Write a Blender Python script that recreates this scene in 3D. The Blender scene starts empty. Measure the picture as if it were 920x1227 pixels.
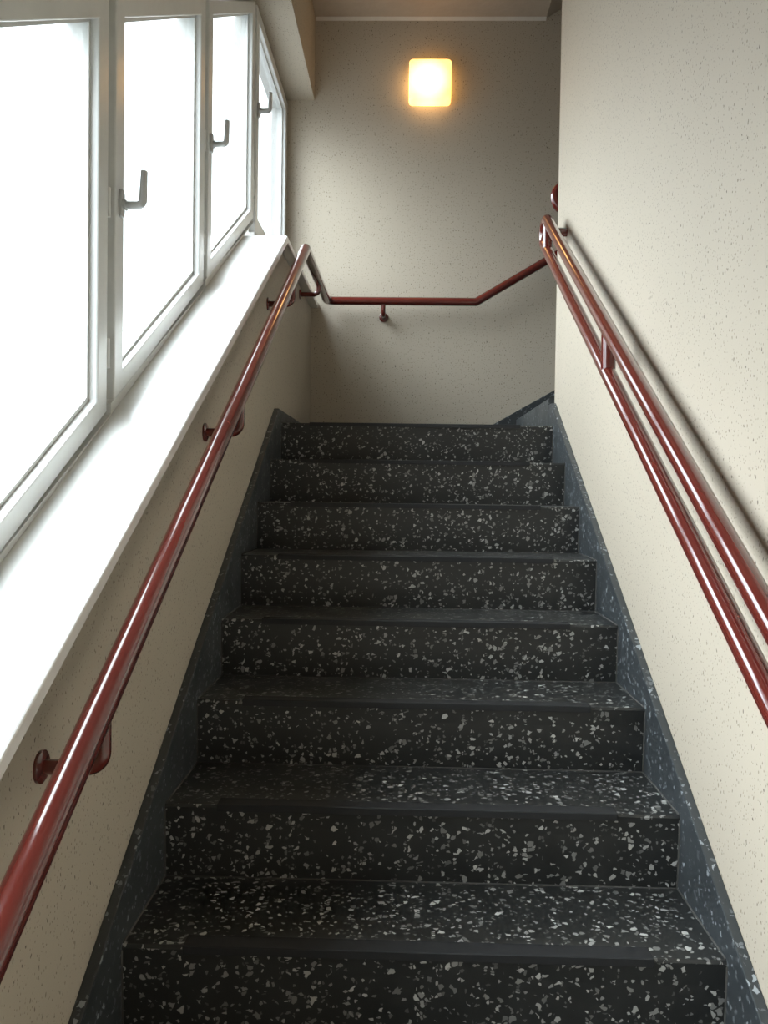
import bpy, bmesh, math
from mathutils import Vector, Matrix

S = bpy.context.scene
COL = S.collection
SL = 0.5774                      # slope of the flight
SW = 0.562                       # slope of sill and windows
H, G = 0.17, 0.2944              # riser, going
HW = 0.5875                      # half width of the treads
XL, XR = -0.61, 0.61             # wall faces
YB = 3.33                        # back wall
ZL = 1.36                        # landing level
ZLOW = -0.68                     # lower landing
YLOW = -2.75                     # wall behind the camera
ZC = 3.795                       # ceiling over the landing

# ------------------------------------------------------------------ materials
def new_mat(name):
    m = bpy.data.materials.new(name); m.use_nodes = True
    nt = m.node_tree
    return m, nt, nt.nodes['Principled BSDF']

def N(nt, t, **kw):
    n = nt.nodes.new(t)
    for k, v in kw.items():
        setattr(n, k, v)
    return n

def math_node(nt, op, a, b=None, c=None):
    n = N(nt, 'ShaderNodeMath', operation=op)
    for i, v in enumerate((a, b, c)):
        if v is None: continue
        if isinstance(v, (int, float)): n.inputs[i].default_value = v
        else: nt.links.new(v, n.inputs[i])
    return n.outputs[0]

def mix_col(nt, fac, a, b):
    n = N(nt, 'ShaderNodeMix', data_type='RGBA')
    if isinstance(fac, (int, float)): n.inputs[0].default_value = fac
    else: nt.links.new(fac, n.inputs[0])
    for i, v in ((6, a), (7, b)):
        if isinstance(v, tuple): n.inputs[i].default_value = (*v, 1)
        else: nt.links.new(v, n.inputs[i])
    return n.outputs[2]

def ramp(nt, v, lo, hi):
    n = N(nt, 'ShaderNodeMapRange'); n.clamp = True
    nt.links.new(v, n.inputs[0])
    n.inputs[1].default_value = lo; n.inputs[2].default_value = hi
    return n.outputs[0]

def coords(nt, scale=(1, 1, 1), distort=0.0, dscale=20):
    tc = N(nt, 'ShaderNodeTexCoord')
    mp = N(nt, 'ShaderNodeMapping'); mp.inputs['Scale'].default_value = scale
    nt.links.new(tc.outputs['Object'], mp.inputs[0])
    v = mp.outputs[0]
    if distort:
        no = N(nt, 'ShaderNodeTexNoise'); no.inputs['Scale'].default_value = dscale
        no.inputs['Detail'].default_value = 2
        nt.links.new(tc.outputs['Object'], no.inputs['Vector'])
        sub = N(nt, 'ShaderNodeVectorMath', operation='SUBTRACT')
        nt.links.new(no.outputs['Color'], sub.inputs[0]); sub.inputs[1].default_value = (.5, .5, .5)
        sc = N(nt, 'ShaderNodeVectorMath', operation='SCALE'); sc.inputs['Scale'].default_value = distort
        nt.links.new(sub.outputs[0], sc.inputs[0])
        ad = N(nt, 'ShaderNodeVectorMath', operation='ADD')
        nt.links.new(v, ad.inputs[0]); nt.links.new(sc.outputs[0], ad.inputs[1])
        v = ad.outputs[0]
    return v

def planar(nt, distort=0.0, dscale=20, stretch=1.0):
    """position laid flat on whichever way the face looks, so a pattern is not cut through edgeways"""
    tc = N(nt, 'ShaderNodeTexCoord'); ge = N(nt, 'ShaderNodeNewGeometry')
    sp = N(nt, 'ShaderNodeSeparateXYZ'); nt.links.new(tc.outputs['Object'], sp.inputs[0])
    sn = N(nt, 'ShaderNodeSeparateXYZ'); nt.links.new(ge.outputs['True Normal'], sn.inputs[0])
    isx = math_node(nt, 'GREATER_THAN', math_node(nt, 'ABSOLUTE', sn.outputs[0]), .6)
    isz = math_node(nt, 'GREATER_THAN', math_node(nt, 'ABSOLUTE', sn.outputs[2]), .6)
    def pick(f, a, b):
        d = math_node(nt, 'SUBTRACT', b, a)
        return math_node(nt, 'MULTIPLY_ADD', f, d, a)
    u = pick(isx, sp.outputs[0], sp.outputs[1])
    v = math_node(nt, 'MULTIPLY', pick(isz, sp.outputs[2], sp.outputs[1]), stretch)
    w = math_node(nt, 'ADD', math_node(nt, 'MULTIPLY', isx, 7.3), math_node(nt, 'MULTIPLY', isz, 3.1))
    cb = N(nt, 'ShaderNodeCombineXYZ')
    nt.links.new(math_node(nt, 'ADD', u, w), cb.inputs[0]); nt.links.new(math_node(nt, 'ADD', v, w), cb.inputs[1])
    out = cb.outputs[0]
    if distort:
        no = N(nt, 'ShaderNodeTexNoise'); no.inputs['Scale'].default_value = dscale; no.inputs['Detail'].default_value = 2
        nt.links.new(out, no.inputs['Vector'])
        sub_ = N(nt, 'ShaderNodeVectorMath', operation='SUBTRACT')
        nt.links.new(no.outputs['Color'], sub_.inputs[0]); sub_.inputs[1].default_value = (.5, .5, .5)
        sc = N(nt, 'ShaderNodeVectorMath', operation='SCALE'); sc.inputs['Scale'].default_value = distort
        nt.links.new(sub_.outputs[0], sc.inputs[0])
        ad = N(nt, 'ShaderNodeVectorMath', operation='ADD')
        nt.links.new(out, ad.inputs[0]); nt.links.new(sc.outputs[0], ad.inputs[1]); out = ad.outputs[0]
    return out

def chips(nt, vec, scale, share, gap):
    """angular stone chips: some of the Voronoi cells, each shrunk by its own margin"""
    vs = []
    for feat in ('F1', 'DISTANCE_TO_EDGE'):
        vo = N(nt, 'ShaderNodeTexVoronoi', voronoi_dimensions='2D', feature=feat); vo.inputs['Scale'].default_value = scale
        nt.links.new(vec, vo.inputs['Vector']); vs.append(vo)
    sx = N(nt, 'ShaderNodeSeparateColor'); nt.links.new(vs[0].outputs['Color'], sx.inputs[0])
    on = math_node(nt, 'LESS_THAN', sx.outputs[0], share)
    thr = math_node(nt, 'MULTIPLY_ADD', sx.outputs[1], .20, gap)
    m = ramp(nt, math_node(nt, 'SUBTRACT', vs[1].outputs['Distance'], thr), 0, .03)
    return math_node(nt, 'MULTIPLY', m, on), sx.outputs[2]

def spots(nt, vec, scale, share, rmax, soft=0.04, rmin=0.25):
    """irregular spots: a share of the Voronoi cells carries one, each with its own radius"""
    vo = N(nt, 'ShaderNodeTexVoronoi', voronoi_dimensions='2D'); vo.inputs['Scale'].default_value = scale
    nt.links.new(vec, vo.inputs['Vector'])
    sx = N(nt, 'ShaderNodeSeparateColor'); nt.links.new(vo.outputs['Color'], sx.inputs[0])
    on = math_node(nt, 'LESS_THAN', sx.outputs[0], share)
    rad = math_node(nt, 'MULTIPLY_ADD', sx.outputs[1], rmax * (1 - rmin), rmax * rmin)
    inside = math_node(nt, 'SUBTRACT', rad, vo.outputs['Distance'])
    m = ramp(nt, inside, 0.0, soft)
    return math_node(nt, 'MULTIPLY', m, on), sx.outputs[2]

def mat_terrazzo(name, base, chip, gloss, grain=1.0, amount=1.0):
    m, nt, b = new_mat(name)
    m1, r1 = chips(nt, planar(nt, .012, 75), 80, 0.15 * amount, .06)
    m2, r2 = chips(nt, planar(nt, .006, 120), 140, 0.15 * amount, .05)
    r1 = math_node(nt, 'POWER', r1, 1.6); r2 = math_node(nt, 'POWER', r2, 1.8)
    c1 = mix_col(nt, r1, tuple(c * 0.26 for c in chip), chip)
    c2 = mix_col(nt, r2, tuple(c * 0.14 for c in chip), tuple(c * 0.85 for c in chip))
    no = N(nt, 'ShaderNodeTexNoise'); no.inputs['Scale'].default_value = 9; no.inputs['Detail'].default_value = 6
    nt.links.new(coords(nt), no.inputs['Vector'])
    bs = mix_col(nt, no.outputs[0], tuple(c * 0.75 for c in base), tuple(c * 1.3 for c in base))
    col = mix_col(nt, m2, bs, c2); col = mix_col(nt, m1, col, c1)
    nt.links.new(col, b.inputs['Base Color'])
    ro = N(nt, 'ShaderNodeMapRange'); nt.links.new(no.outputs[0], ro.inputs[0])
    ro.inputs[1].default_value = .3; ro.inputs[2].default_value = .7
    ro.inputs[3].default_value = gloss - .05; ro.inputs[4].default_value = gloss + .07
    nt.links.new(ro.outputs[0], b.inputs['Roughness'])
    return m

def mat_wall(name, base, speck=1.0):
    m, nt, b = new_mat(name)
    m1, r1 = spots(nt, planar(nt, .012, 60, .62), 68, 0.36 * speck, 0.165, 0.05, 0.40)
    m2, r2 = spots(nt, planar(nt, .006, 110, .7), 120, 0.42 * speck, 0.23, 0.08, 0.4)
    no = N(nt, 'ShaderNodeTexNoise'); no.inputs['Scale'].default_value = 2.2; no.inputs['Detail'].default_value = 5
    nt.links.new(coords(nt), no.inputs['Vector'])
    bs = mix_col(nt, no.outputs[0], tuple(c * .94 for c in base), tuple(min(1, c * 1.05) for c in base))
    dark = mix_col(nt, r1, (.045, .033, .024), (.22, .17, .12))
    col = mix_col(nt, math_node(nt, 'MULTIPLY', m2, .7), bs, dark)
    col = mix_col(nt, math_node(nt, 'MULTIPLY', m1, .9), col, dark)
    nt.links.new(col, b.inputs['Base Color'])
    b.inputs['Roughness'].default_value = .62
    fine = N(nt, 'ShaderNodeTexNoise'); fine.inputs['Scale'].default_value = 160; fine.inputs['Detail'].default_value = 3
    nt.links.new(coords(nt), fine.inputs['Vector'])
    hsum = math_node(nt, 'SUBTRACT', math_node(nt, 'MULTIPLY', fine.outputs[0], .5), m1)
    bp = N(nt, 'ShaderNodeBump'); bp.inputs['Strength'].default_value = .18; bp.inputs['Distance'].default_value = .002
    nt.links.new(hsum, bp.inputs['Height']); nt.links.new(bp.outputs[0], b.inputs['Normal'])
    return m

def mat_paint(name, base, rough, wear=0.0, wear_col=(.3, .2, .15), coat=0.0, bump=.05, metallic=0.0):
    m, nt, b = new_mat(name)
    no = N(nt, 'ShaderNodeTexNoise'); no.inputs['Scale'].default_value = 14; no.inputs['Detail'].default_value = 6
    nt.links.new(coords(nt), no.inputs['Vector'])
    col = mix_col(nt, no.outputs[0], tuple(c * .9 for c in base), tuple(min(1, c * 1.08) for c in base))
    if wear:
        s, r = spots(nt, coords(nt, distort=.02, dscale=60), 60, wear, .2, .1)
        col = mix_col(nt, s, col, wear_col)
    nt.links.new(col, b.inputs['Base Color'])
    b.inputs['Roughness'].default_value = rough
    b.inputs['Metallic'].default_value = metallic
    if coat:
        b.inputs['Coat Weight'].default_value = coat; b.inputs['Coat Roughness'].default_value = .08
    if bump:
        f = N(nt, 'ShaderNodeTexNoise'); f.inputs['Scale'].default_value = 35; f.inputs['Detail'].default_value = 2
        nt.links.new(coords(nt), f.inputs['Vector'])
        bp = N(nt, 'ShaderNodeBump'); bp.inputs['Strength'].default_value = bump; bp.inputs['Distance'].default_value = .004
        nt.links.new(f.outputs[0], bp.inputs['Height']); nt.links.new(bp.outputs[0], b.inputs['Normal'])
    return m

def mat_glass():
    m = bpy.data.materials.new('window glass'); m.use_nodes = True
    nt = m.node_tree; nt.nodes.remove(nt.nodes['Principled BSDF'])
    out = nt.nodes['Material Output']
    tr = N(nt, 'ShaderNodeBsdfTransparent'); tr.inputs[0].default_value = (.97, .985, .98, 1)
    gl = N(nt, 'ShaderNodeBsdfGlossy'); gl.inputs['Roughness'].default_value = .01
    ge = N(nt, 'ShaderNodeNewGeometry')
    fr = N(nt, 'ShaderNodeFresnel')          # both faces of the insulating pane reflect like air to glass
    nt.links.new(math_node(nt, 'MULTIPLY_ADD', ge.outputs['Backfacing'], 1/1.25 - 1.25, 1.25), fr.inputs['IOR'])
    mx = N(nt, 'ShaderNodeMixShader')
    nt.links.new(fr.outputs[0], mx.inputs[0]); nt.links.new(tr.outputs[0], mx.inputs[1]); nt.links.new(gl.outputs[0], mx.inputs[2])
    nt.links.new(mx.outputs[0], out.inputs[0])
    return m

def mat_lamp():
    """opal glass lit by the bulb behind it: brightest nearest the bulb"""
    m, nt, b = new_mat('lit opal glass')
    tc = N(nt, 'ShaderNodeTexCoord')
    d = N(nt, 'ShaderNodeVectorMath', operation='DISTANCE'); d.inputs[1].default_value = (-.012, -.02, -.005)
    nt.links.new(tc.outputs['Object'], d.inputs[0])
    near = ramp(nt, d.outputs['Value'], .14, .02)
    nt.links.new(mix_col(nt, near, (1, .50, .13), (1, .68, .30)), b.inputs['Emission Color'])
    nt.links.new(math_node(nt, 'MULTIPLY_ADD', near, LAMP_HI, LAMP_LO), b.inputs['Emission Strength'])
    b.inputs['Base Color'].default_value = (.85, .8, .7, 1); b.inputs['Roughness'].default_value = .25
    return m

LAMP_LO, LAMP_HI = 2.4, 6.0
M = dict(
    terrazzo=mat_terrazzo('dark terrazzo', (.021, .022, .0215), (.50, .50, .475), .34),
    skirt=mat_terrazzo('dark terrazzo skirting', (.036, .041, .044), (.34, .37, .39), .38, amount=.8),
    joint=mat_paint('grey joint filler', (.055, .052, .047), .7),
    rubber=mat_paint('black rubber', (.011, .012, .014), .6, bump=.1),
    wall=mat_wall('speckled beige plaster', (.488, .426, .338)),
    ceil=mat_paint('beige ceiling plaster', (.44, .375, .30), .8, bump=.5),
    cove=mat_paint('pale ceiling seam', (.66, .62, .55), .7),
    white=mat_paint('white window paint', (.66, .665, .645), .28, coat=.4, bump=.02),
    sill=mat_paint('glossy white sill paint', (.80, .80, .775), .24, wear=.01, wear_col=(.6, .55, .45), coat=.3, bump=.04),
    red=mat_paint('oxblood red gloss paint', (.112, .0165, .012), .16, wear=.006, wear_col=(.35, .12, .09), coat=.7, bump=.012),
    metal=mat_paint('dull aluminium', (.50, .50, .49), .45, metallic=.7, bump=.02),
    glass=mat_glass(), lamp=mat_lamp(),
)

# ------------------------------------------------------------------ helpers
def obj(name, bm, mat, parent=None, smooth=False, bevel=0.0, segs=2):
    bmesh.ops.remove_doubles(bm, verts=bm.verts, dist=1e-6)
    bmesh.ops.recalc_face_normals(bm, faces=bm.faces)
    me = bpy.data.meshes.new(name); bm.to_mesh(me); bm.free()
    me.materials.append(mat)
    o = bpy.data.objects.new(name, me); COL.objects.link(o)
    if parent:
        o.parent = parent
        o.matrix_parent_inverse = parent.matrix_world.inverted() if parent.type != 'EMPTY' else Matrix.Translation(-parent.location)
    if smooth:
        for p in me.polygons: p.use_smooth = True
        me.set_sharp_from_angle(angle=math.radians(38))
    if bevel:
        md = o.modifiers.new('edges', 'BEVEL'); md.width = bevel; md.segments = segs
        md.limit_method = 'ANGLE'; md.angle_limit = math.radians(35)
    return o

def sub(name, bm, mat, parent, root, **kw):
    """a sub-part: child of a part, drawn in the same world coordinates"""
    o = obj(name, bm, mat, None, **kw)
    o.parent = parent
    o.matrix_parent_inverse = Matrix.Identity(4)
    return o

def thing(name, label, cat, loc=(0, 0, 0), group=None):
    o = bpy.data.objects.new(name, None); COL.objects.link(o)
    o.location = loc; o.empty_display_size = .1
    o['label'] = label; o['category'] = cat
    if group: o['group'] = group
    return o

def structure(o, label, cat):
    o['kind'] = 'structure'; o['label'] = label; o['category'] = cat
    return o

def prism(bm, pts, axis, a, b):
    """extrude a closed outline along one axis: pts are the two other coordinates in xyz order"""
    def P(p, t):
        l = list(p); l.insert(axis, t); return l
    lo = [bm.verts.new(P(p, a)) for p in pts]; hi = [bm.verts.new(P(p, b)) for p in pts]
    n = len(pts)
    for i in range(n):
        j = (i + 1) % n
        bm.faces.new((lo[i], lo[j], hi[j], hi[i]))
    bm.faces.new(lo[::-1]); bm.faces.new(hi)
    return bm

def box(bm, x0, x1, y0, y1, z0, z1):
    return prism(bm, [(x0, y0), (x1, y0), (x1, y1), (x0, y1)], 2, z0, z1)

def ring(bm, outer, inner, x0, x1):
    """a frame between two quads given in (y, z), from x0 to x1"""
    V = []
    for x in (x0, x1):
        V.append([[bm.verts.new((x, *p)) for p in q] for q in (outer, inner)])
    for i in range(4):
        j = (i + 1) % 4
        for x in (0, 1):
            bm.faces.new((V[x][0][i], V[x][0][j], V[x][1][j], V[x][1][i]))
        for q in (0, 1):
            bm.faces.new((V[0][q][i], V[0][q][j], V[1][q][j], V[1][q][i]))
    return bm

def fillet(pts, r, n=8):
    pts = [Vector(p) for p in pts]; out = [pts[0]]
    for i in range(1, len(pts) - 1):
        p = pts[i]; a = (pts[i-1] - p).normalized(); b = (pts[i+1] - p).normalized()
        ang = a.angle(b)
        rr = r[i] if isinstance(r, (list, tuple)) else r
        if rr <= 0 or ang > math.pi - .01: out.append(p); continue
        t = rr / math.tan(ang / 2)
        t = min(t, .49 * (pts[i-1] - p).length, .49 * (pts[i+1] - p).length); rr = t * math.tan(ang / 2)
        c = p + (a + b).normalized() * (rr / math.sin(ang / 2))
        s, e = p + a * t - c, p + b * t - c
        th = s.angle(e); ax = s.cross(e).normalized()
        for k in range(n + 1):
            out.append(c + Matrix.Rotation(th * k / n, 3, ax) @ s)
    out.append(pts[-1]); return out

def tube(bm, path, r, seg=20, cap=True):
    path = [Vector(p) for p in path]; rings = []
    t0 = (path[1] - path[0]).normalized()
    up = Vector((0, 0, 1)) if abs(t0.z) < .9 else Vector((1, 0, 0))
    nrm = (up - t0 * up.dot(t0)).normalized()
    for i, p in enumerate(path):
        if i == 0: t = t0; sc = 1
        elif i == len(path) - 1: t = (p - path[i-1]).normalized()
        else: t = ((p - path[i-1]).normalized() + (path[i+1] - p).normalized()).normalized()
        nrm = (nrm - t * nrm.dot(t)).normalized(); bn = t.cross(nrm)
        rr = r if not isinstance(r, (list, tuple)) else r[i]
        rings.append([bm.verts.new(p + (nrm * math.cos(2*math.pi*k/seg) + bn * math.sin(2*math.pi*k/seg)) * rr) for k in range(seg)])
    for A, B in zip(rings, rings[1:]):
        for k in range(seg):
            j = (k + 1) % seg
            bm.faces.new((A[k], A[j], B[j], B[k]))
    if cap:
        bm.faces.new(rings[0][::-1]); bm.faces.new(rings[-1])
    return bm

# ------------------------------------------------------------------ the stair
LOWEST, TOP = -3, 8
stair = thing('staircase', 'dark terrazzo staircase flight climbing straight ahead between the two walls', 'stairs', (0, (LOWEST-1)*G, ZLOW))
OV = 0.009
def step_part(n, root, xa=-HW, xb=HW):
    y0 = (n - 1) * G; z1 = n * H
    bm = bmesh.new()
    yb = y0 + G + OV - .001
    zb = z1 - H + .0005
    # outline in (y, z): riser leaning back a little under its nose
    pts = [(y0 + OV, zb), (y0 + OV*.55, z1 - .05), (y0 + .0015, z1 - .006), (y0 + .006, z1), (yb, z1), (yb, zb)]
    prism(bm, pts, 0, xa, xb)
    st = obj('step', bm, M['terrazzo'], root)
    # rubber anti-slip edge: flat strip on the tread with a lip over the nose
    bm = bmesh.new()
    t = .0032
    pts = [(y0 - t, z1 - .013), (y0 - t, z1 + t*.6), (y0 - t*.4, z1 + t), (y0 + .040, z1 + t), (y0 + .043, z1 + t*.4), (y0 + .043, z1 + .0002), (y0 + .002, z1 + .0002), (y0 + .0008, z1 - .013)]
    prism(bm, pts, 0, -.466, .446)
    sub('nosing_strip', bm, M['rubber'], st, root)['label'] = 'black rubber anti-slip strip'
    # thin filler line where tread and riser meet skirting and the next riser
    bm = bmesh.new(); w = .0024
    if n < TOP:
        prism(bm, [(y0 + G + OV - w, z1), (y0 + G + OV + .0005, z1), (y0 + G + OV + .0005, z1 + w)], 0, xa + .001, xb - .001)
    for s, x in ((1, xa), (-1, xb)):
        if n == TOP and s == -1:
            sub('joint_filler', bm, M['joint'], st, root); bm = bmesh.new()
        prism(bm, [(x, z1), (x + s*w, z1), (x, z1 + w)], 1, y0 + .008, y0 + G + OV if n < TOP else 2.3)
        V = [(x, y0 + OV - w - .001), (x + s*w, y0 + OV), (x, y0 + OV)]
        lean = -OV * .85
        lo = [bm.verts.new((a, b, zb + .0005)) for a, b in V]; hi = [bm.verts.new((a, b + lean, z1 - .01)) for a, b in V]
        for i in range(3):
            bm.faces.new((lo[i], lo[(i+1) % 3], hi[(i+1) % 3], hi[i]))
        bm.faces.new(lo); bm.faces.new(hi)
    sub('joint_filler', bm, M['joint'], st, root)
    return st
for n in range(LOWEST, TOP + 1):
    step_part(n, stair)

# second flight, turning right from the landing
UX, UZ = 0.5875, 1.495           # first riser and its top
upper = thing('staircase', 'upper flight of dark terrazzo turning right off the landing, only its first riser showing', 'stairs', (UX, 2.75, ZL))
for k in range(6):
    x0 = UX + k * G; z1 = UZ + k * H; z0 = ZL if k == 0 else z1 - H
    bm = bmesh.new()
    prism(bm, [(x0, z0 + .0005), (x0, z1 - .004), (x0 + .004, z1), (x0 + G, z1), (x0 + G, z0 + .0005)], 1, 0, 1)
    for v in bm.verts: v.co.y = 2.198 + v.co.y * (YB - .0225 - 2.198)
    # prism along y keeps (x, z) order
    obj('step', bm, M['terrazzo'] if k else M['skirt'], upper)  # first step in paler, bluer terrazzo: window light on its riser put into colour

# ------------------------------------------------------------------ the setting
bm = bmesh.new(); box(bm, XL, 2.4, 8*G - G + G + OV, YB, ZL - .2, ZL)
structure(obj('floor', bm, M['terrazzo']), 'dark terrazzo floor of the landing at the head of the steps', 'floor')
bm = bmesh.new(); box(bm, XL, XR, YLOW, (LOWEST-1)*G + OV, ZLOW - .2, ZLOW)
structure(obj('floor', bm, M['terrazzo']), 'dark terrazzo floor of the lower landing at the foot of the steps', 'floor')

KS = 2.03                        # where sill and wall turn level
zs = 0.986                       # underside of the sill above the slope line
def lw(y): return zs + SW * y
# wall under the windows
bm = bmesh.new()
prism(bm, [(YLOW, ZLOW - .3), (YB, ZLOW - .3), (YB, lw(KS)), (KS, lw(KS)), (YLOW, lw(YLOW))], 0, XL, -.862)
# lintel over the windows
LD = 2.026; LK = (3.325 - LD) / SW
zl = LD + SW * LK
prism(bm, [(YLOW, LD + SW*YLOW), (LK, zl), (YB, zl), (YB, 5.2), (YLOW, 5.2)], 0, -.605, -.862)
structure(obj('wall_left', bm, M['wall']), 'speckled beige plaster wall with the slanted row of windows', 'wall')

bm = bmesh.new(); box(bm, -.862, 2.6, YB, YB + .2, ZLOW - .3, 5.4)
structure(obj('wall_back', bm, M['wall']), 'speckled beige plaster wall behind the landing that carries the lamp', 'wall')
YE = 2.178
bm = bmesh.new()
prism(bm, [(XR, YLOW), (XR + .25, YLOW), (XR + .25, YE - .25), (2.4, YE - .25), (2.4, YE), (XR, YE)], 2, ZLOW - .3, 5.4)
structure(obj('wall_right', bm, M['wall'], bevel=.004), 'pale speckled plaster wall beside the double red handrail', 'wall')
bm = bmesh.new(); box(bm, -.90, XR + .25, YLOW - .2, YLOW, ZLOW - .3, 5.4)
structure(obj('wall_front', bm, M['wall']), 'speckled beige plaster wall at the lower landing', 'wall')
bm = bmesh.new(); box(bm, 2.4, 2.6, YE - .25, YB, ZLOW, 5.4)
structure(obj('wall_end', bm, M['wall']), 'speckled beige plaster wall at the head of the upper flight', 'wall')

bm = bmesh.new()
T = .15; xk = .72; yk = 2.06
prism(bm, [(-.605, ZC), (xk, ZC), (2.4, ZC + (2.4-xk)*SL), (2.4, ZC + (2.4-xk)*SL + T), (-.605, ZC + T)], 1, yk, YB)
prism(bm, [(YLOW, ZC + (YLOW-yk)*SL), (yk, ZC), (yk, ZC + T), (YLOW, ZC + T + (YLOW-yk)*SL)], 0, -.605, XR)
structure(obj('ceiling', bm, M['ceil']), 'beige plaster ceiling above the landing', 'ceiling')
bm = bmesh.new()
q = [(YB, ZC), (YB - .014, ZC), (YB, ZC - .016)]
prism(bm, q, 0, -.6, xk)
structure(obj('trim_1', bm, M['cove']), 'thin pale seam between ceiling and back wall', 'trim')

# skirtings: terrazzo boards standing 22 mm proud of the walls
def skirting(name, xa, xb, top, yend, zend, label, level_to=None):
    bm = bmesh.new()
    ys = YLOW
    y_low = (ZLOW + .06 - top) / SL
    low = [(YLOW, ZLOW), (YLOW, ZLOW + .07), (y_low + .02, ZLOW + .07)]
    up = [(yend, top + SL * yend)] if level_to is None else [((zend - top) / SL, zend), (level_to, zend)]
    ye = up[-1][0]
    pts = low + up + [(ye, ZL - .3 if level_to else up[-1][1] - .35), ((LOWEST-1)*G + .4, ZLOW)]
    prism(bm, pts, 0, xa, xb)
    return structure(obj(name, bm, M['skirt'], bevel=.003), label, 'baseboard')
skirting('baseboard_left', XL, -HW - .0002, .268, None, 1.414, 'dark terrazzo skirting stepping up the wall under the windows', level_to=YB)
bm = bmesh.new()
tR = .235
prism(bm, [(YLOW, ZLOW), (YLOW, ZLOW + .07), ((ZLOW + .07 - tR)/SL, ZLOW + .07), (2.13, tR + SL*2.13), (YE + .02, tR + SL*2.13), (YE + .02, ZL), (2.0, ZL - .3), ((LOWEST-1)*G + .4, ZLOW)], 0, HW + .0002, XR)
structure(obj('baseboard_right', bm, M['skirt'], bevel=.003), 'blue grey terrazzo skirting along the foot of the pale wall beside the double handrail', 'baseboard')
bm = bmesh.new()
kx = .445 - (1.46 - 1.414) / SL
prism(bm, [(-HW, ZL), (-HW, 1.414), (kx, 1.414), (2.39, 1.414 + (2.39 - kx)*SL), (2.39, 1.2 + (2.39 - kx)*SL), (UX + .12, ZL)], 1, YB - .022, YB)
structure(obj('baseboard_back', bm, M['skirt'], bevel=.003), 'dark terrazzo skirting climbing to the right along the back wall', 'baseboard')

# window sill: one painted board, slanted then level
bm = bmesh.new()
tp, bt = 1.016, .988
KT = 2.03
prism(bm, [(YLOW, tp + SW*YLOW), (KT, tp + SW*KT), (YB, tp + SW*KT), (YB, bt + SW*KT), (KT + .012, bt + SW*KT), (YLOW, bt + SW*YLOW)], 0, -.566, -.86)
structure(obj('window_sill', bm, M['sill'], bevel=.004), 'glossy white sloping sill board running below all the windows', 'window sill')

# ------------------------------------------------------------------ windows
XF, XB = -.755, -.842
def quad(y0, y1, d0, d1, lv0=None, lv1=None):
    if lv0 is None:
        return [(y0, d0 + SW*y0), (y1, d0 + SW*y1), (y1, d1 + SW*y1), (y0, d1 + SW*y0)]
    return [(y0, lv0), (y1, lv0), (y1, lv1), (y0, lv1)]

def handle(root, y, z):
    bm = bmesh.new()
    # back plate with rounded ends
    pts = []
    for k in range(24):
        a = 2*math.pi*k/24
        pts.append((y + .013*math.copysign(abs(math.cos(a))**.6, math.cos(a)), z + .034*math.copysign(abs(math.sin(a))**.45, math.sin(a))))
    prism(bm, pts, 0, XF, XF + .009)
    h = obj('handle', bm, M['metal'], root, smooth=True, bevel=.002); h['label'] = 'grey metal window handle turned upright'
    bm = bmesh.new()
    path = fillet([(XF + .006, y, z - .004), (XF + .056, y, z - .004), (XF + .060, y - .002, z + .078)], .014, 8)
    n = len(path)
    tube(bm, path, [.0098 if i < n - 1 else .008 for i in range(n)], 14)
    # flatten the grip a little along the wall
    for v in bm.verts:
        if v.co.x > XF + .03: v.co.y = y + (v.co.y - y) * 1.35
    tube(bm, [(XF + .006, y, z - .004), (XF + .016, y, z - .004)], .0135, 16)
    sub('lever', bm, M['metal'], h, root, smooth=True)

def window(num, y0, y1, p0, p1, label, level=False, has_handle=True, hinges=True):
    """y0..y1 sash, p0..p1 fixed frame"""
    if level:
        out, inn, fo = quad(y0, y1, 0, 0, 2.25, 3.292), quad(y0 + .065, y1 - .065, 0, 0, 2.335, 3.236), quad(p0, p1, 0, 0, tp + SW*KT, zl)
    else:
        out, inn, fo = quad(y0, y1, 1.033, 2.012), quad(y0 + .065, y1 - .065, 1.089, 1.957), quad(p0, p1, 1.0162, 2.0258)
    root = thing('window_%d' % num, label, 'window', (-.8, (y0+y1)/2, out[0][1]))
    root['kind'] = 'structure'
    bm = bmesh.new(); ring(bm, fo, [(a, b) for a, b in out], -.780, -.86)
    obj('frame', bm, M['white'], root, bevel=.002)
    bm = bmesh.new()
    prism(bm, [fo[0], fo[1], (fo[1][0], out[1][1] - .002), (fo[0][0], out[0][1] - .002)], 0, XF + .001, -.7798)
    obj('bottom_rail', bm, M['white'], root, bevel=.002)
    bm = bmesh.new(); sg = .0022
    o2 = [(out[0][0] + sg, out[0][1] + sg), (out[1][0] - sg, out[1][1] + sg), (out[2][0] - sg, out[2][1] - sg), (out[3][0] + sg, out[3][1] - sg)]
    ring(bm, o2, inn, XF, XB)
    sash = obj('sash', bm, M['white'], root, bevel=.004)
    # glazing bead around the pane
    bm = bmesh.new(); g = .010
    i2 = [(inn[0][0] + g, inn[0][1] + g*1.3), (inn[1][0] - g, inn[1][1] + g*.8), (inn[2][0] - g, inn[2][1] - g*1.3), (inn[3][0] + g, inn[3][1] - g*.8)]
    ring(bm, inn, i2, -.776, -.790)
    sub('glazing_bead', bm, M['white'], sash, root)
    bm = bmesh.new(); prism(bm, i2, 0, -.781, -.785)
    obj('glass_pane', bm, M['glass'], root)
    if hinges:
        for f in (.14, .55):
            zz = inn[1][1] + f * (inn[2][1] - inn[1][1])
            bm = bmesh.new(); tube(bm, [(XF - .004, y1 + .006, zz - .035), (XF - .004, y1 + .006, zz + .035)], .0065, 12)
            h = obj('hinge', bm, M['white'], root, smooth=True)
    if has_handle:
        yh = y0 + .034
        zz = (1.507 + SW * yh) if not level else 2.825
        handle(root, yh, zz)

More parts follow.
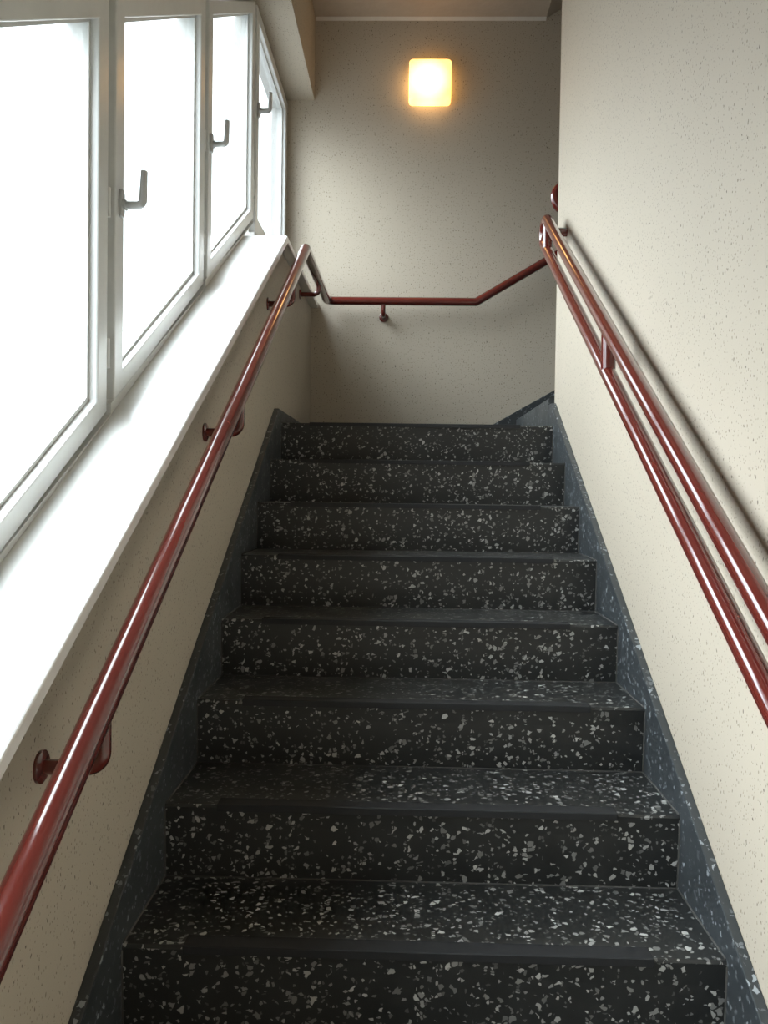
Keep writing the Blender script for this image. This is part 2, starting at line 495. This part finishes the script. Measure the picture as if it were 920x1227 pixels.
P = .945
window(1, -1.475, -.570, -1.5, -.5485, 'unseen slanted white window at the lower landing, added for its daylight', has_handle=True)  # out of view, added to bring daylight onto the near steps and sill
window(2, -.527, .375, -.548, .397, 'nearest slanted white window at the left edge, cut off by the picture edge')
window(3, .420, 1.320, .3975, 1.3425, 'second slanted white window from the left, with the largest visible handle')
window(4, 1.365, 2.255, 1.343, 2.278, 'third slanted white window, just before the level window by the landing')
window(5, 2.30, 3.300, 2.2785, YB - .002, 'farthest white window, set level beside the landing against the back wall', level=True, hinges=False)

# ------------------------------------------------------------------ handrails
R = .0222; RL = .0236
def arm(root, rail_pt, wall_axis, wall_at, drop, horizontal_sign):
    """J bracket: round plate on the wall, arm out from it, elbow up into the rail"""
    x, y, z = rail_pt
    bm = bmesh.new()
    if wall_axis == 0:
        path = fillet([(wall_at, y, z - drop), (x, y, z - drop), (x, y, z - R*.6)], .026, 8)
        ax = Vector((1, 0, 0))
        pl = [(wall_at, y, z - drop), (wall_at + ax.x*.005, y, z - drop), (wall_at + .009, y, z - drop)]
    else:
        path = fillet([(x, wall_at, z - drop), (x, y, z - drop), (x, y, z - R*.6)], .026, 8)
        pl = [(x, wall_at, z - drop), (x, wall_at - .005, z - drop), (x, wall_at - .009, z - drop)]
    tube(bm, path, .0122, 14)
    b = obj('bracket', bm, M['red'], root, smooth=True)
    bm = bmesh.new(); tube(bm, pl, [.0262, .0262, .019], 24)
    sub('wall_plate', bm, M['red'], b, root, smooth=True)

left = thing('handrail', 'single oxblood red tube handrail below the window sill, turning along the back wall', 'handrail', (-.53, -1.5, ZLOW))
RD = .915; RX = -.51; RZ = 2.152; RY = YB - .09; RS = .561
rail_y = (RZ - RD) / RS
bend_x = .34
path = fillet([(RX, -1.55, RD - RS*1.55), (RX, rail_y, RZ), (RX, RY, RZ), (bend_x, RY, RZ), (2.2, RY, RZ + (2.2 - bend_x)*.60)], [0, .03, .045, .008, 0], 8)
bm = bmesh.new(); tube(bm, path, RL, 28); obj('rail', bm, M['red'], left, smooth=True)
for y in (-1.40, -.325, .74, 1.79):
    arm(left, (RX, y, RD + RS*y), 0, XL, .106, 1)
arm(left, (RX, 2.80, RZ), 0, XL, .066, 1)
arm(left, (-.187, RY, RZ), 1, YB, .075, 1)
arm(left, (1.25, RY, RZ + (1.25 - bend_x)*.60), 1, YB, .075, 1)

def double_rail(root, place, a0, a1, d, up, lo, struts, wall_off):
    """two parallel tubes joined by a round loop; place(a, w, z): a along, w across, z up"""
    SR = .5935; c = math.atan(SR); half = (up - lo) / 2 * math.cos(c)
    mid = lambda a: d + (up + lo) / 2 + SR * a
    def at(a, side):        # foot on the centre line, offset square to the slope
        return (a - side * half * math.sin(c), mid(a) + side * half * math.cos(c))
    pts = []
    pts.append(at(a0, 1)); pts.append(at(a1, 1))
    for k in range(1, 16):
        t = math.pi * k / 16
        u = half * math.sin(t); v = half * math.cos(t)
        pts.append((a1 + u*math.cos(c) - v*math.sin(c), mid(a1) + u*math.sin(c) + v*math.cos(c)))
    pts.append(at(a1, -1)); pts.append(at(a0, -1))
    bm = bmesh.new(); tube(bm, [place(a, 0, z) for a, z in pts], R, 28)
    obj('rail', bm, M['red'], root, smooth=True)
    for s in struts:
        bm = bmesh.new()
        tube(bm, [place(s, 0, d + lo + SR*s + R*.4), place(s, 0, d + up + SR*s - R*.4)], .021, 20)
        obj('strut', bm, M['red'], root, smooth=True)
        if s == struts[2]: continue
        bm = bmesh.new()
        zz = d + up + SR*s - .045
        tube(bm, [place(s, .012, zz), place(s, wall_off, zz)], .018, 16)
        obj('bracket', bm, M['red'], root, smooth=True)

right = thing('handrail', 'double oxblood red tube handrail with looped end on the pale wall at right', 'handrail', (.53, -1.5, ZLOW))
double_rail(right, lambda a, w, z: (.53 + w, a, z), -1.5, 1.99, 0, 1.0435, .922, (-1.42, -.46, .83, 1.95), XR - .53)
uprail = thing('handrail', 'dark red loop end of a handrail peeking out behind the corner of the pale wall', 'handrail', (.63, 2.258, ZL))
def loop_up(root):
    c = math.atan(SL); half = .058; x0, z0 = .668, 2.405
    pts = []
    L = 1.45
    ux, uz = math.cos(c), math.sin(c); px, pz = -math.sin(c), math.cos(c)
    pts.append((x0 + L*ux + half*px, z0 + L*uz + half*pz))
    for k in range(0, 17):
        t = math.pi * k / 16
        u = -half*math.sin(t); v = half*math.cos(t)
        pts.append((x0 + u*ux + v*px, z0 + u*uz + v*pz))
    pts.append((x0 + L*ux - half*px, z0 + L*uz - half*pz))
    bm = bmesh.new(); tube(bm, [(x, 2.258, z) for x, z in pts], R, 28)
    obj('rail', bm, M['red'], root, smooth=True)
    for s in (.10, 1.2):
        x, z = x0 + s*ux, z0 + s*uz
        bm = bmesh.new(); tube(bm, [(x, 2.258, z - .05), (x, 2.258, z + .05)], .019, 20); obj('strut', bm, M['red'], root, smooth=True)
        bm = bmesh.new(); tube(bm, [(x, 2.25, z + .03), (x, YE, z + .03)], .0155, 16); obj('bracket', bm, M['red'], root, smooth=True)
loop_up(uprail)

# ------------------------------------------------------------------ wall lamp
LX, LZ, LW, LH = .060, 3.404, .120, .120
lamp = thing('wall_lamp', 'lit square opal glass wall lamp glowing warm yellow high on the back wall', 'lamp', (LX, YB, LZ))
bm = bmesh.new(); box(bm, LX - .085, LX + .085, YB - .018, YB, LZ - .1, LZ + .1)
obj('back_plate', bm, M['white'], lamp, bevel=.003)
def rrect(w, h, r, n=6):
    pts = []
    for cx, cy, a0 in ((w-r, h-r, 0), (-w+r, h-r, 90), (-w+r, -h+r, 180), (w-r, -h+r, 270)):
        for k in range(n + 1):
            a = math.radians(a0 + 90*k/n)
            pts.append((cx + r*math.cos(a), cy + r*math.sin(a)))
    return pts
bm = bmesh.new()
loops = []
for (s, dy) in ((0.0, .0), (.0, -.052), (.006, -.066), (.018, -.074), (.04, -.078)):
    loops.append([bm.verts.new((x, dy, z)) for x, z in rrect(LW - s, LH - s, .021 if s < .02 else .018)])
for A, B in zip(loops, loops[1:]):
    for i in range(len(A)):
        j = (i + 1) % len(A); bm.faces.new((A[i], A[j], B[j], B[i]))
bm.faces.new(loops[-1]); bm.faces.new(loops[0])
me_o = obj('lamp_shade', bm, M['lamp'], None, smooth=True)
me_o.parent = lamp; me_o.location = (0, -.020, 0)

# ------------------------------------------------------------------ sky
w = bpy.data.worlds.new('overcast sky'); S.world = w; w.use_nodes = True
nt = w.node_tree; bg = nt.nodes['Background']
tc = N(nt, 'ShaderNodeTexCoord'); sx = N(nt, 'ShaderNodeSeparateXYZ'); nt.links.new(tc.outputs['Generated'], sx.inputs[0])
up = ramp(nt, sx.outputs[2], -.12, .9)
SKY = 3.75
col = mix_col(nt, up, (.87, .94, 1.0), (.85, .93, 1.0)); nt.links.new(col, bg.inputs[0])
st = N(nt, 'ShaderNodeMapRange'); nt.links.new(sx.outputs[2], st.inputs[0])
st.inputs[1].default_value = -.15; st.inputs[2].default_value = .45; st.inputs[3].default_value = SKY*.5; st.inputs[4].default_value = SKY
dt = N(nt, 'ShaderNodeVectorMath', operation='DOT_PRODUCT')     # cloud is brightest where the sun stands behind it
nt.links.new(tc.outputs['Generated'], dt.inputs[0]); dt.inputs[1].default_value = Vector((-.74, -.05, .68)).normalized()
lobe = math_node(nt, 'POWER', math_node(nt, 'MAXIMUM', dt.outputs['Value'], 0.0), 4.0)
nt.links.new(math_node(nt, 'MULTIPLY', st.outputs[0], math_node(nt, 'MULTIPLY_ADD', lobe, 6.4, 1.0)), bg.inputs[1])

# ------------------------------------------------------------------ camera
cam = bpy.data.cameras.new('camera'); co = bpy.data.objects.new('camera', cam); COL.objects.link(co)
cam.sensor_fit = 'VERTICAL'; cam.sensor_height = 24.0; cam.lens = 24.0 * 1020 / 1227
cam.clip_start = .02
a, b, c = .0250952, -.0229209, .0141346
F = Vector((-math.sin(a)*math.cos(b), math.cos(a)*math.cos(b), math.sin(b)))
r = Vector((math.cos(a), math.sin(a), 0)); u = r.cross(F)
R1 = math.cos(c)*r + math.sin(c)*u; U1 = -math.sin(c)*r + math.cos(c)*u
co.matrix_world = Matrix(((R1.x, U1.x, -F.x, -.04459), (R1.y, U1.y, -F.y, -1.63304), (R1.z, U1.z, -F.z, 1.06312), (0, 0, 0, 1)))
S.camera = co

vs = S.view_settings
vs.view_transform = 'Standard'; vs.look = 'None'; vs.gamma = 1; vs.use_curve_mapping = False
vs.exposure = 0.0
S.cycles.max_bounces = 12; S.cycles.diffuse_bounces = 8; S.cycles.glossy_bounces = 4; S.cycles.transparent_max_bounces = 8
S.cycles.sample_clamp_indirect = 8
